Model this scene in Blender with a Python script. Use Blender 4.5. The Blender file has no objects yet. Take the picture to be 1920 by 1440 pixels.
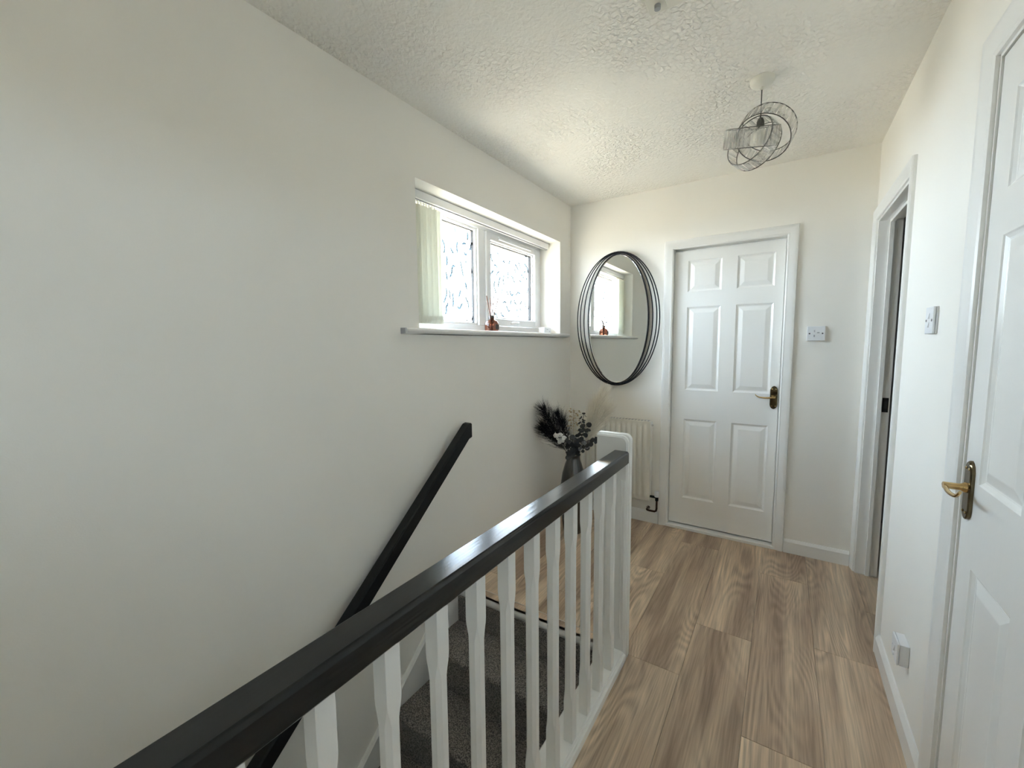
import bpy, bmesh, math, random
from mathutils import Vector, Matrix
random.seed(7)
S = bpy.context.scene
COL = S.collection
PI = math.pi

# ------------------------------------------------------------------ camera
cam_d = bpy.data.cameras.new('camera'); cam = bpy.data.objects.new('camera', cam_d); COL.objects.link(cam)
R_ = Vector((0.83703223, 0.54706887, -0.00962775)); U_ = Vector((-0.04330278, 0.08377496, 0.99554338)); F_ = Vector((-0.54543736, 0.83288499, -0.09381195))
M = Matrix((R_, U_, -F_)).transposed().to_4x4(); M.translation = (0, 0, 1.3467)
cam.matrix_world = M
cam_d.sensor_fit = 'HORIZONTAL'; cam_d.sensor_width = 36.0; cam_d.lens = 778.385 / 1920 * 36.0
cam_d.clip_start = 0.03; cam_d.clip_end = 200
S.camera = cam

# ------------------------------------------------------------------ world, sun, exposure
W = bpy.data.worlds.new('world'); S.world = W; W.use_nodes = True
nt = W.node_tree; nt.nodes.clear()
wo = nt.nodes.new('ShaderNodeOutputWorld'); bg = nt.nodes.new('ShaderNodeBackground')
tc = nt.nodes.new('ShaderNodeTexCoord'); sx = nt.nodes.new('ShaderNodeSeparateXYZ'); rp = nt.nodes.new('ShaderNodeValToRGB')
mr = nt.nodes.new('ShaderNodeMapRange'); mr.inputs['From Min'].default_value = -0.1; mr.inputs['From Max'].default_value = 1.0
nt.links.new(tc.outputs['Generated'], sx.inputs[0]); nt.links.new(sx.outputs['Z'], mr.inputs['Value'])
nt.links.new(mr.outputs[0], rp.inputs[0]); nt.links.new(rp.outputs[0], bg.inputs['Color']); nt.links.new(bg.outputs[0], wo.inputs['Surface'])
rp.color_ramp.elements[0].position = 0.05; rp.color_ramp.elements[0].color = (0.82, 0.92, 1.0, 1)
rp.color_ramp.elements[1].position = 0.75; rp.color_ramp.elements[1].color = (0.58, 0.78, 1.0, 1)
SKY = 8.0
bg.inputs['Strength'].default_value = SKY

sun_d = bpy.data.lights.new('sun', 'SUN'); sun_d.energy = 13.0; sun_d.angle = math.radians(0.6); sun_d.color = (1.0, 0.93, 0.82)
sun = bpy.data.objects.new('sun', sun_d); COL.objects.link(sun)
sun.rotation_euler = Vector((0.24, -0.45, -0.86)).to_track_quat('-Z', 'Y').to_euler()   # high sun on the window side, kept off the glass by the eaves

def portal(name, loc, direction, sx_, sy_):
    d = bpy.data.lights.new(name, 'AREA'); d.shape = 'RECTANGLE'; d.size = sx_; d.size_y = sy_; d.cycles.is_portal = True
    o = bpy.data.objects.new(name, d); COL.objects.link(o); o.location = loc
    o.rotation_euler = Vector(direction).to_track_quat('-Z', 'Z').to_euler()
portal('window_portal', (-1.72, 2.18, 1.78), (1, 0, 0), 1.5, 0.7)
C_ = S.cycles; C_.max_bounces = 10; C_.diffuse_bounces = 8; C_.transmission_bounces = 6; C_.glossy_bounces = 4; C_.use_adaptive_sampling = False; C_.blur_glossy = 1.0; C_.caustics_reflective = False

S.view_settings.view_transform = 'Standard'; S.view_settings.look = 'None'
S.view_settings.gamma = 1.0; S.view_settings.use_curve_mapping = False
S.view_settings.exposure = 1.86

# ------------------------------------------------------------------ materials
MATS = {}
def newmat(name):
    m = bpy.data.materials.new(name); m.use_nodes = True
    b = m.node_tree.nodes['Principled BSDF']; MATS[name] = m
    return m, m.node_tree, b
def mat(name, col, rough=0.5, metal=0.0, spec=0.5, bump=None, var=0.0, coat=0.0, scale=None, vscale=6.0, aniso=None):
    """bump = (scale, strength, distance); var = soft colour variation"""
    m, t, b = newmat(name)
    b.inputs['Base Color'].default_value = (*col, 1); b.inputs['Roughness'].default_value = rough
    b.inputs['Metallic'].default_value = metal; b.inputs['Specular IOR Level'].default_value = spec
    if coat: b.inputs['Coat Weight'].default_value = coat; b.inputs['Coat Roughness'].default_value = 0.08
    tcn = t.nodes.new('ShaderNodeTexCoord'); mp = t.nodes.new('ShaderNodeMapping')
    t.links.new(tcn.outputs['Object'], mp.inputs[0])
    if scale: mp.inputs['Scale'].default_value = scale
    if bump:
        n = t.nodes.new('ShaderNodeTexNoise'); n.inputs['Scale'].default_value = bump[0]; n.inputs['Detail'].default_value = 0
        bp = t.nodes.new('ShaderNodeBump'); bp.inputs['Strength'].default_value = bump[1]; bp.inputs['Distance'].default_value = bump[2]
        t.links.new(mp.outputs[0], n.inputs[0]); t.links.new(n.outputs[0], bp.inputs['Height']); t.links.new(bp.outputs[0], b.inputs['Normal'])
    if var:
        n2 = t.nodes.new('ShaderNodeTexNoise'); n2.inputs['Scale'].default_value = vscale; n2.inputs['Detail'].default_value = 0 if var < .03 else 2
        r2 = t.nodes.new('ShaderNodeValToRGB')
        r2.color_ramp.elements[0].color = (*[max(0, c * (1 - var)) for c in col], 1)
        r2.color_ramp.elements[1].color = (*[min(1, c * (1 + var)) for c in col], 1)
        r2.color_ramp.elements[0].position = 0.3; r2.color_ramp.elements[1].position = 0.7
        t.links.new(mp.outputs[0], n2.inputs[0]); t.links.new(n2.outputs[0], r2.inputs[0]); t.links.new(r2.outputs[0], b.inputs['Base Color'])
    return m

mat('wall', (0.915, 0.893, 0.84), 0.85, spec=0.2, bump=(260, 0.12, 0.001), var=0.012, vscale=2.5)
mat('gloss', (0.89, 0.885, 0.86), 0.28, spec=0.5, bump=(90, 0.05, 0.0006), var=0.01, vscale=3)
mat('door', (0.89, 0.885, 0.86), 0.24, spec=0.5, bump=(70, 0.08, 0.0008), scale=(1, 1, 0.12), var=0.01)
mat('spindle', (0.82, 0.815, 0.79), 0.35, spec=0.5, bump=(120, 0.06, 0.0006), var=0.015, scale=(1, 1, 0.2))
mat('sill', (0.84, 0.84, 0.83), 0.25, var=0.01)
mat('upvc', (0.83, 0.84, 0.85), 0.22, var=0.008)
mat('gasket', (0.02, 0.02, 0.022), 0.6, var=0.1)
mat('black_paint', (0.009, 0.009, 0.009), 0.17, spec=0.42, bump=(160, 0.16, 0.0005), scale=(1, 0.05, 1), var=0.1)
mat('black_rail', (0.010, 0.010, 0.010), 0.5, spec=0.3, bump=(60, 0.1, 0.0006), var=0.1)
mat('black_metal', (0.008, 0.008, 0.011), 0.5, spec=0.25, var=0.1)
mat('brass', (0.62, 0.45, 0.22), 0.16, metal=1.0, var=0.06, vscale=30)
mat('dark_reflect_brass', (0.13, 0.10, 0.058), 0.10, metal=1.0, var=0.2, vscale=40)  # polished brass, its colour darkened to stand in for the dark hall it reflects
mat('dark_iron', (0.02, 0.02, 0.02), 0.4, metal=0.6, var=0.2)
mat('chrome', (0.75, 0.75, 0.76), 0.1, metal=1.0, var=0.02)
mat('lamp_wire', (0.12, 0.12, 0.115), 0.25, metal=1.0, var=0.05)
mat('mirror_glass', (0.80, 0.82, 0.80), 0.015, metal=1.0)
mat('mirror_bevel', (0.9, 0.9, 0.88), 0.06, metal=1.0, var=0.02)
mat('radiator', (0.80, 0.78, 0.71), 0.3, var=0.012)
mat('copper', (0.11, 0.06, 0.04), 0.35, metal=0.8, var=0.2, vscale=40)
mat('plastic', (0.82, 0.83, 0.85), 0.3, var=0.008)
mat('plastic_cream', (0.78, 0.76, 0.68), 0.35, var=0.01)
mat('plastic_grey', (0.36, 0.37, 0.39), 0.4, var=0.02)
mat('screw', (0.04, 0.04, 0.045), 0.4, metal=0.5, var=0.1)
mat('nosing', (0.50, 0.495, 0.48), 0.4, var=0.04, bump=(150, 0.1, 0.0006))
mat('strip', (0.62, 0.55, 0.48), 0.35, var=0.05)
mat('vase', (0.13, 0.125, 0.12), 0.26, metal=0.9, bump=(60, 0.6, 0.003), scale=(1, 1, 0.25), var=0.15, vscale=25)
mat('plume_black', (0.008, 0.008, 0.012), 0.8, spec=0.2, var=0.3)
mat('plume_white', (0.90, 0.86, 0.77), 0.85, spec=0.1, var=0.06)
mat('stem_green', (0.07, 0.07, 0.04), 0.7, var=0.2)
mat('stem_pale', (0.55, 0.48, 0.36), 0.7, var=0.1)
mat('leaf_dark', (0.018, 0.020, 0.022), 0.45, var=0.35, vscale=30)
mat('petal_white', (0.70, 0.71, 0.69), 0.6, var=0.08, vscale=30)
mat('petal_silver', (0.30, 0.31, 0.33), 0.5, var=0.2, vscale=30)
mat('gold_bead', (0.50, 0.40, 0.25), 0.4, var=0.3, vscale=30)
mat('diffuser_cap', (0.05, 0.04, 0.035), 0.35, metal=0.4, var=0.1)
mat('reed', (0.16, 0.09, 0.07), 0.7, var=0.2)
mat('brick_outside', (0.33, 0.20, 0.13), 0.9, var=0.2)
mat('soffit', (0.40, 0.24, 0.11), 0.7, var=0.1)
mat('ground_outside', (0.36, 0.29, 0.21), 0.9, var=0.1)
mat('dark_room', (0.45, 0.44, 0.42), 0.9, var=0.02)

def glassy(name, col, rough, ior, trans_w, bump=None):
    m, t, b = newmat(name)
    b.inputs['Base Color'].default_value = (*col, 1); b.inputs['Roughness'].default_value = rough
    b.inputs['IOR'].default_value = ior; b.inputs['Transmission Weight'].default_value = 1.0
    out = t.nodes['Material Output']; tr = t.nodes.new('ShaderNodeBsdfTransparent'); mx = t.nodes.new('ShaderNodeMixShader')
    tr.inputs[0].default_value = (*col, 1); mx.inputs[0].default_value = trans_w
    t.links.new(b.outputs[0], mx.inputs[1]); t.links.new(tr.outputs[0], mx.inputs[2]); t.links.new(mx.outputs[0], out.inputs['Surface'])
    tcn = t.nodes.new('ShaderNodeTexCoord'); n = t.nodes.new('ShaderNodeTexNoise'); n.inputs['Scale'].default_value = (bump or (30, 0, 0))[0]
    bp = t.nodes.new('ShaderNodeBump'); bp.inputs['Strength'].default_value = (bump or (30, .05, 0))[1]; bp.inputs['Distance'].default_value = (bump or (30, .05, .001))[2]
    t.links.new(tcn.outputs['Object'], n.inputs[0]); t.links.new(n.outputs[0], bp.inputs['Height']); t.links.new(bp.outputs[0], b.inputs['Normal'])
    return m
glassy('crystal', (0.95, 0.95, 0.95), 0.03, 1.45, 0.55, (60, .3, .002))
glassy('amber_glass', (0.42, 0.17, 0.10), 0.05, 1.45, 0.25, (30, .05, .001))

# obscured window glass: clear body, with the worm-like relief as geometry on its face
def simple_glass(name, tcol, gloss, rough):
    m, t, b = newmat(name); t.nodes.remove(b); out = t.nodes['Material Output']
    tr = t.nodes.new('ShaderNodeBsdfTransparent'); tr.inputs[0].default_value = (*tcol, 1)
    gl = t.nodes.new('ShaderNodeBsdfGlossy'); gl.inputs['Roughness'].default_value = rough
    mx = t.nodes.new('ShaderNodeMixShader'); mx.inputs[0].default_value = gloss
    t.links.new(tr.outputs[0], mx.inputs[1]); t.links.new(gl.outputs[0], mx.inputs[2]); t.links.new(mx.outputs[0], out.inputs['Surface'])
simple_glass('window_glass', (0.97, 0.985, 0.99), 0.04, 0.05)
simple_glass('relief_glass', (0.145, 0.17, 0.182), 0.015, 0.1)  # dark tint stands in for the light that the ridges would bend away

def blind_mat():
    m, t, b = newmat('blind_fabric')
    b.inputs['Base Color'].default_value = (0.86, 0.85, 0.78, 1); b.inputs['Roughness'].default_value = 0.9
    out = t.nodes['Material Output']; tl = t.nodes.new('ShaderNodeBsdfTranslucent'); tl.inputs[0].default_value = (0.62, 0.63, 0.56, 1)
    n = t.nodes.new('ShaderNodeTexNoise'); n.inputs['Scale'].default_value = 300
    bp = t.nodes.new('ShaderNodeBump'); bp.inputs['Strength'].default_value = .2; bp.inputs['Distance'].default_value = .001
    t.links.new(n.outputs[0], bp.inputs['Height']); t.links.new(bp.outputs[0], b.inputs['Normal'])
    mx = t.nodes.new('ShaderNodeMixShader'); mx.inputs[0].default_value = 0.32
    t.links.new(b.outputs[0], mx.inputs[1]); t.links.new(tl.outputs[0], mx.inputs[2]); t.links.new(mx.outputs[0], out.inputs['Surface'])
blind_mat()

def ceiling_mat():
    m, t, b = newmat('artex')
    b.inputs['Base Color'].default_value = (0.91, 0.89, 0.835, 1); b.inputs['Roughness'].default_value = 0.8; b.inputs['Specular IOR Level'].default_value = 0.25
    tcn = t.nodes.new('ShaderNodeTexCoord')
    n = t.nodes.new('ShaderNodeTexNoise'); n.inputs['Scale'].default_value = 58; n.inputs['Detail'].default_value = 1.0; n.inputs['Distortion'].default_value = 0.5; n.noise_dimensions = '2D'
    n2 = t.nodes.new('ShaderNodeTexNoise'); n2.inputs['Scale'].default_value = 2.2; n2.inputs['Detail'].default_value = 0; n2.noise_dimensions = '2D'
    bp = t.nodes.new('ShaderNodeBump'); bp.inputs['Distance'].default_value = 0.016
    mr_ = t.nodes.new('ShaderNodeMapRange'); mr_.inputs['From Min'].default_value = .35; mr_.inputs['From Max'].default_value = .65; mr_.inputs['To Min'].default_value = .25; mr_.inputs['To Max'].default_value = .8
    for x in (n, n2): t.links.new(tcn.outputs['Object'], x.inputs['Vector'])
    t.links.new(n.outputs[0], bp.inputs['Height'])
    t.links.new(n2.outputs[0], mr_.inputs['Value']); t.links.new(mr_.outputs[0], bp.inputs['Strength']); t.links.new(bp.outputs[0], b.inputs['Normal'])
ceiling_mat()

def carpet_mat():
    m, t, b = newmat('carpet')
    b.inputs['Roughness'].default_value = 0.95; b.inputs['Specular IOR Level'].default_value = 0.1; b.inputs['Sheen Weight'].default_value = 0.25; b.inputs['Sheen Roughness'].default_value = .6
    tcn = t.nodes.new('ShaderNodeTexCoord')
    n = t.nodes.new('ShaderNodeTexNoise'); n.inputs['Scale'].default_value = 180; n.inputs['Detail'].default_value = 3
    rp = t.nodes.new('ShaderNodeValToRGB'); rp.color_ramp.elements[0].position = .38; rp.color_ramp.elements[0].color = (0.065, 0.058, 0.052, 1)
    rp.color_ramp.elements[1].position = .66; rp.color_ramp.elements[1].color = (0.34, 0.30, 0.265, 1)
    bp = t.nodes.new('ShaderNodeBump'); bp.inputs['Strength'].default_value = 0.8; bp.inputs['Distance'].default_value = 0.004
    t.links.new(tcn.outputs['Object'], n.inputs[0]); t.links.new(n.outputs[0], rp.inputs[0]); t.links.new(rp.outputs[0], b.inputs['Base Color'])
    t.links.new(n.outputs[0], bp.inputs['Height']); t.links.new(bp.outputs[0], b.inputs['Normal'])
carpet_mat()

def wood_mat():
    m, t, b = newmat('oak_plank')
    N = t.nodes.new; L = t.links.new
    tcn = N('ShaderNodeTexCoord'); oi = N('ShaderNodeObjectInfo')
    rnd = N('ShaderNodeMath'); rnd.operation = 'MULTIPLY'; rnd.inputs[1].default_value = 37.0; L(oi.outputs['Random'], rnd.inputs[0])
    cb = N('ShaderNodeCombineXYZ'); L(rnd.outputs[0], cb.inputs[0]); L(rnd.outputs[0], cb.inputs[1]); L(rnd.outputs[0], cb.inputs[2])
    add = N('ShaderNodeVectorMath'); add.operation = 'ADD'; L(tcn.outputs['Object'], add.inputs[0]); L(cb.outputs[0], add.inputs[1])
    def mapped(sc):
        mp = N('ShaderNodeMapping'); mp.inputs['Scale'].default_value = sc; L(add.outputs[0], mp.inputs[0]); return mp
    def noise(mp, s, d, dist=0.0):
        n = N('ShaderNodeTexNoise'); n.inputs['Scale'].default_value = s; n.inputs['Detail'].default_value = d; n.inputs['Distortion'].default_value = dist
        L(mp.outputs[0], n.inputs[0]); return n
    # broad heartwood bands running along the plank
    nb = noise(mapped((1, 0.11, 1)), 9.0, 1.5, 0.5)
    r1 = N('ShaderNodeValToRGB'); e = r1.color_ramp.elements
    e[0].position = 0.30; e[0].color = (0.38, 0.27, 0.195, 1); e[1].position = 0.70; e[1].color = (0.76, 0.60, 0.44, 1)
    k = e.new(0.5); k.color = (0.57, 0.43, 0.31, 1)
    L(nb.outputs[0], r1.inputs[0])
    # cathedral figure: contour lines of a stretched noise
    nc = noise(mapped((1, 0.16, 1)), 5.5, 1.0, 0.3)
    mu = N('ShaderNodeMath'); mu.operation = 'MULTIPLY'; mu.inputs[1].default_value = 150.0; L(nc.outputs[0], mu.inputs[0])
    sn = N('ShaderNodeMath'); sn.operation = 'SINE'; L(mu.outputs[0], sn.inputs[0])
    # fine fibre
    nf = noise(mapped((1, 0.03, 1)), 190.0, 3.0)
    ng = noise(mapped((1, 0.05, 1)), 55.0, 3.0, 0.3)
    mask = noise(mapped((1, 0.25, 1)), 6.0, 1.0)
    mk = N('ShaderNodeMapRange'); mk.inputs['From Min'].default_value = .42; mk.inputs['From Max'].default_value = .62; mk.inputs['To Max'].default_value = 0.16; L(mask.outputs[0], mk.inputs['Value'])
    s1 = N('ShaderNodeMath'); s1.operation = 'MULTIPLY'; L(sn.outputs[0], s1.inputs[0]); L(mk.outputs[0], s1.inputs[1])
    f1 = N('ShaderNodeMapRange'); f1.inputs['From Min'].default_value = .3; f1.inputs['From Max'].default_value = .7; f1.inputs['To Min'].default_value = .80; f1.inputs['To Max'].default_value = 1.18; L(nf.outputs[0], f1.inputs['Value'])
    f2 = N('ShaderNodeMapRange'); f2.inputs['From Min'].default_value = .3; f2.inputs['From Max'].default_value = .7; f2.inputs['To Min'].default_value = .92; f2.inputs['To Max'].default_value = 1.07; L(ng.outputs[0], f2.inputs['Value'])
    ml = N('ShaderNodeMath'); ml.operation = 'MULTIPLY'; L(f1.outputs[0], ml.inputs[0]); L(f2.outputs[0], ml.inputs[1])
    ad = N('ShaderNodeMath'); ad.operation = 'ADD'; L(ml.outputs[0], ad.inputs[0]); L(s1.outputs[0], ad.inputs[1])
    pv = N('ShaderNodeMapRange'); pv.inputs['To Min'].default_value = .86; pv.inputs['To Max'].default_value = 1.10; L(oi.outputs['Random'], pv.inputs['Value'])
    a3 = N('ShaderNodeMath'); a3.operation = 'MULTIPLY'; L(ad.outputs[0], a3.inputs[0]); L(pv.outputs[0], a3.inputs[1])
    vm = N('ShaderNodeVectorMath'); vm.operation = 'SCALE'; L(r1.outputs[0], vm.inputs[0]); L(a3.outputs[0], vm.inputs['Scale'])
    L(vm.outputs[0], b.inputs['Base Color'])
    b.inputs['Roughness'].default_value = 0.42; b.inputs['Specular IOR Level'].default_value = 0.4
    bp = N('ShaderNodeBump'); bp.inputs['Strength'].default_value = .12; bp.inputs['Distance'].default_value = .001; L(ml.outputs[0], bp.inputs['Height']); L(bp.outputs[0], b.inputs['Normal'])
wood_mat()

# ------------------------------------------------------------------ mesh helpers
class MB:
    def __init__(s): s.v = []; s.f = []
    def add(s, vs, fs):
        o = len(s.v); s.v += [tuple(p) for p in vs]; s.f += [tuple(i + o for i in f) for f in fs]; return s
    def box(s, x0, x1, y0, y1, z0, z1):
        vs = [(x0,y0,z0),(x1,y0,z0),(x1,y1,z0),(x0,y1,z0),(x0,y0,z1),(x1,y0,z1),(x1,y1,z1),(x0,y1,z1)]
        return s.add(vs, [(0,3,2,1),(4,5,6,7),(0,1,5,4),(1,2,6,5),(2,3,7,6),(3,0,4,7)])
    def loft(s, rings, caps=True, closed=True):
        n = len(rings[0]); vs = [p for r in rings for p in r]; fs = []
        for k in range(len(rings) - 1):
            for i in range(n if closed else n - 1):
                j = (i + 1) % n; fs.append((k*n+i, k*n+j, (k+1)*n+j, (k+1)*n+i))
        if caps: fs.append(tuple(range(n))[::-1]); fs.append(tuple((len(rings)-1)*n + i for i in range(n)))
        return s.add(vs, fs)
    def prism(s, poly, axis, a, b):
        """poly of (p,q) in the two other axes (cyclic order xyz), extruded a..b along axis"""
        def P(p, q, t): return {'x': (t, p, q), 'y': (p, t, q), 'z': (p, q, t)}[axis]
        return s.loft([[P(p, q, a) for p, q in poly], [P(p, q, b) for p, q in poly]])
    def tube(s, path, r, n=8, caps=True):
        path = [Vector(p) for p in path]; rings = []; prev = None
        for i, p in enumerate(path):
            d = (path[min(i+1, len(path)-1)] - path[max(i-1, 0)]).normalized()
            if prev is None:
                a = Vector((0, 0, 1)) if abs(d.z) < .9 else Vector((1, 0, 0)); u = d.cross(a).normalized()
            else: u = (prev - d * prev.dot(d)).normalized()
            prev = u; w = d.cross(u); rr = r[i] if isinstance(r, (list, tuple)) else r
            rings.append([p + (u * math.cos(2*PI*k/n) + w * math.sin(2*PI*k/n)) * rr for k in range(n)])
        return s.loft(rings, caps)
    def ring(s, c, u, w, R, r, n=48, m=6, Rw=None):
        """closed torus: radii R along u, Rw along w"""
        c, u, w = Vector(c), Vector(u), Vector(w); Rw = Rw or R; nn = u.cross(w).normalized(); vs = []; fs = []
        for i in range(n):
            a = 2*PI*i/n; p = c + u*R*math.cos(a) + w*Rw*math.sin(a)
            o = (u*math.cos(a)*Rw + w*math.sin(a)*R).normalized()
            for k in range(m):
                b = 2*PI*k/m; vs.append(p + (o*math.cos(b) + nn*math.sin(b))*r)
        for i in range(n):
            for k in range(m):
                j = (i+1) % n; l = (k+1) % m; fs.append((i*m+k, j*m+k, j*m+l, i*m+l))
        return s.add(vs, fs)
    def lathe(s, prof, c=(0,0,0), n=32, axis='z'):
        rings = []
        for r, h in prof:
            r = max(r, 1e-4)
            rg = []
            for k in range(n):
                a = 2*PI*k/n; p = (r*math.cos(a), r*math.sin(a), h)
                if axis == 'x': p = (p[2], p[0], p[1])
                if axis == 'y': p = (p[1], p[2], p[0])
                rg.append((p[0]+c[0], p[1]+c[1], p[2]+c[2]))
            rings.append(rg)
        return s.loft(rings)
    def sphere(s, c, r, n=8, m=5, sc=(1,1,1)):
        rings = [[(c[0]+r*sc[0]*math.sin(PI*i/m)*math.cos(2*PI*k/n), c[1]+r*sc[1]*math.sin(PI*i/m)*math.sin(2*PI*k/n), c[2]-r*sc[2]*math.cos(PI*i/m)) for k in range(n)] for i in range(1, m)]
        return s.loft(rings)
    def build(s, name, material, parent=None, smooth=None, bevel=0.0, segs=2, origin=None):
        me = bpy.data.meshes.new(name); o0 = Vector(origin) if origin else Vector((0, 0, 0))
        me.from_pydata([tuple(Vector(p) - o0) for p in s.v], [], s.f)
        bm = bmesh.new(); bm.from_mesh(me); bmesh.ops.recalc_face_normals(bm, faces=bm.faces[:])
        if bevel:
            es = [e for e in bm.edges if len(e.link_faces) == 2 and e.calc_face_angle(0) > 0.6]
            bmesh.ops.bevel(bm, geom=es, offset=bevel, segments=segs, affect='EDGES', profile=0.5, clamp_overlap=True)
        bm.to_mesh(me); bm.free()
        me.materials.append(MATS[material]); ob = bpy.data.objects.new(name, me); COL.objects.link(ob); ob.location = o0
        if smooth:
            for p in me.polygons: p.use_smooth = True
            me.set_sharp_from_angle(angle=math.radians(smooth))
        if parent is not None: setparent(ob, parent)
        return ob
def world_of(o):
    m = o.matrix_basis.copy()
    if o.parent: m = world_of(o.parent) @ o.matrix_parent_inverse @ m
    return m
def setparent(o, p):
    o.parent = p; o.matrix_parent_inverse = world_of(p).inverted()
def tag(o, label=None, cat=None, group=None, kind=None):
    if label: o['label'] = label
    if cat: o['category'] = cat
    if group: o['group'] = group
    if kind: o['kind'] = kind
    return o
def thing(name, loc, label, cat, group=None, kind=None):
    o = bpy.data.objects.new(name, None); COL.objects.link(o); o.location = loc; o.empty_display_size = .05
    return tag(o, label, cat, group, kind)
def B(*a): return MB().box(*a)

# ------------------------------------------------------------------ room dimensions
XL, XR, YE, H = -1.4651, 0.3993, 3.1126, 2.4304
YB = -0.75          # wall behind the camera
YBL = -1.6          # end of the hall downstairs
ZL = -2.62          # hall floor downstairs
SX = -0.612         # inner edge of the stairwell
NY = 1.655          # top riser
WY0, WY1, WZ0, WZ1 = 1.433, 2.926, 1.40, 2.124
D1 = (-0.682, -0.006, 2.005)     # end wall opening x0,x1,top
D2 = (2.325, 3.045, 2.005)       # right wall far opening y0,y1,top
D3 = (0.80, 1.518, 2.020)        # right wall near opening

BW = (-0.66, -0.18, 1.50, 1.80)   # added fill-light window in the right wall, unseen behind the viewer: y0,y1,z0,z1

# ---------------- setting
w = MB()   # left (outside) wall around the window
w.box(XL-.25, XL, YBL, WY0, ZL, H); w.box(XL-.25, XL, WY1, YE+.1, ZL, H)
w.box(XL-.25, XL, WY0, WY1, ZL, WZ0); w.box(XL-.25, XL, WY0, WY1, WZ1, H)
tag(w.build('wall_left', 'wall'), 'off white wall with the window, running down beside the stairs', kind='structure')
w = MB()
w.box(XL, D1[0], YE, YE+.1, ZL, H); w.box(D1[1], XR+.1, YE, YE+.1, -.2, H); w.box(D1[0], D1[1], YE, YE+.1, D1[2], H); w.box(D1[0], D1[1], YE, YE+.1, -.2, 0)
tag(w.build('wall_end', 'wall'), 'off white end wall with mirror and six panel door', kind='structure')
w = MB()
w.box(XR, XR+.1, YB, BW[0], -.2, H); w.box(XR, XR+.1, BW[1], D3[0], -.2, H); w.box(XR, XR+.1, BW[0], BW[1], -.2, BW[2]); w.box(XR, XR+.1, BW[0], BW[1], BW[3], H); w.box(XR, XR+.1, D3[1], D2[0], -.2, H); w.box(XR, XR+.1, D2[1], YE, -.2, H)
w.box(XR, XR+.1, D3[0], D3[1], D3[2], H); w.box(XR, XR+.1, D2[0], D2[1], D2[2], H)
tag(w.build('wall_right', 'wall'), 'off white wall along the right of the landing', kind='structure')
tag(B(XL, XR+.1, YB-.1, YB, -.2, H).build('wall_back', 'wall'), 'off white wall behind the viewer', kind='structure')
tag(B(XL, SX+.1, YBL-.1, YBL, ZL, -.1).box(XL, SX+.1, YBL, YB-.1, -.2, -.1).build('wall_hall', 'wall'), 'end of the hall at the foot of the stairs', kind='structure')
tag(B(SX, SX+.1, YBL, NY+.02, ZL, -.2).build('wall_stair', 'wall'), 'wall below the landing beside the stairs', kind='structure')
tag(B(XL, SX+.1, NY+.02, NY+.12, ZL, -.2).build('wall_under', 'wall'), 'wall behind the stairs below the landing', kind='structure')
ceil = tag(B(XL-.25, 2.6, YB-.2, 4.2, H, H+.12).build('ceiling', 'artex'), 'white stippled textured ceiling', kind='structure')
tag(B(XL, SX, YBL, NY, ZL-.1, ZL).build('floor_lower', 'carpet'), 'carpeted floor at the foot of the stairs', kind='structure')
# dim room beyond the open doorway
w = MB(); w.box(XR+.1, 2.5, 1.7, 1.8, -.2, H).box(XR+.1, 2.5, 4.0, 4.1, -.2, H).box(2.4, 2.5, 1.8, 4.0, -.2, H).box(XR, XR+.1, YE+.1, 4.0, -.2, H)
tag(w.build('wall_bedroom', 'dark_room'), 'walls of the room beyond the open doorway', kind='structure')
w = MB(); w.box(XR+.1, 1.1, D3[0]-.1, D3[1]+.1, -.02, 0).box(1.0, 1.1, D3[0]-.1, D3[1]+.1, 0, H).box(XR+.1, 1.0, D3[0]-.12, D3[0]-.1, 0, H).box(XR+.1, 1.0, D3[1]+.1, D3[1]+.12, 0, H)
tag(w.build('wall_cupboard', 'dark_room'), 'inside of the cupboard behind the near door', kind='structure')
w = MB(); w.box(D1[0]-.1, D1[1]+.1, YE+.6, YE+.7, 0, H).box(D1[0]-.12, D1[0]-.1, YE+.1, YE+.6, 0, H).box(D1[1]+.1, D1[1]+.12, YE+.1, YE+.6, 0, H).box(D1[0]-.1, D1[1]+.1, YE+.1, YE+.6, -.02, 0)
tag(w.build('wall_room', 'dark_room'), 'dark room behind the closed end door', kind='structure')

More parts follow.
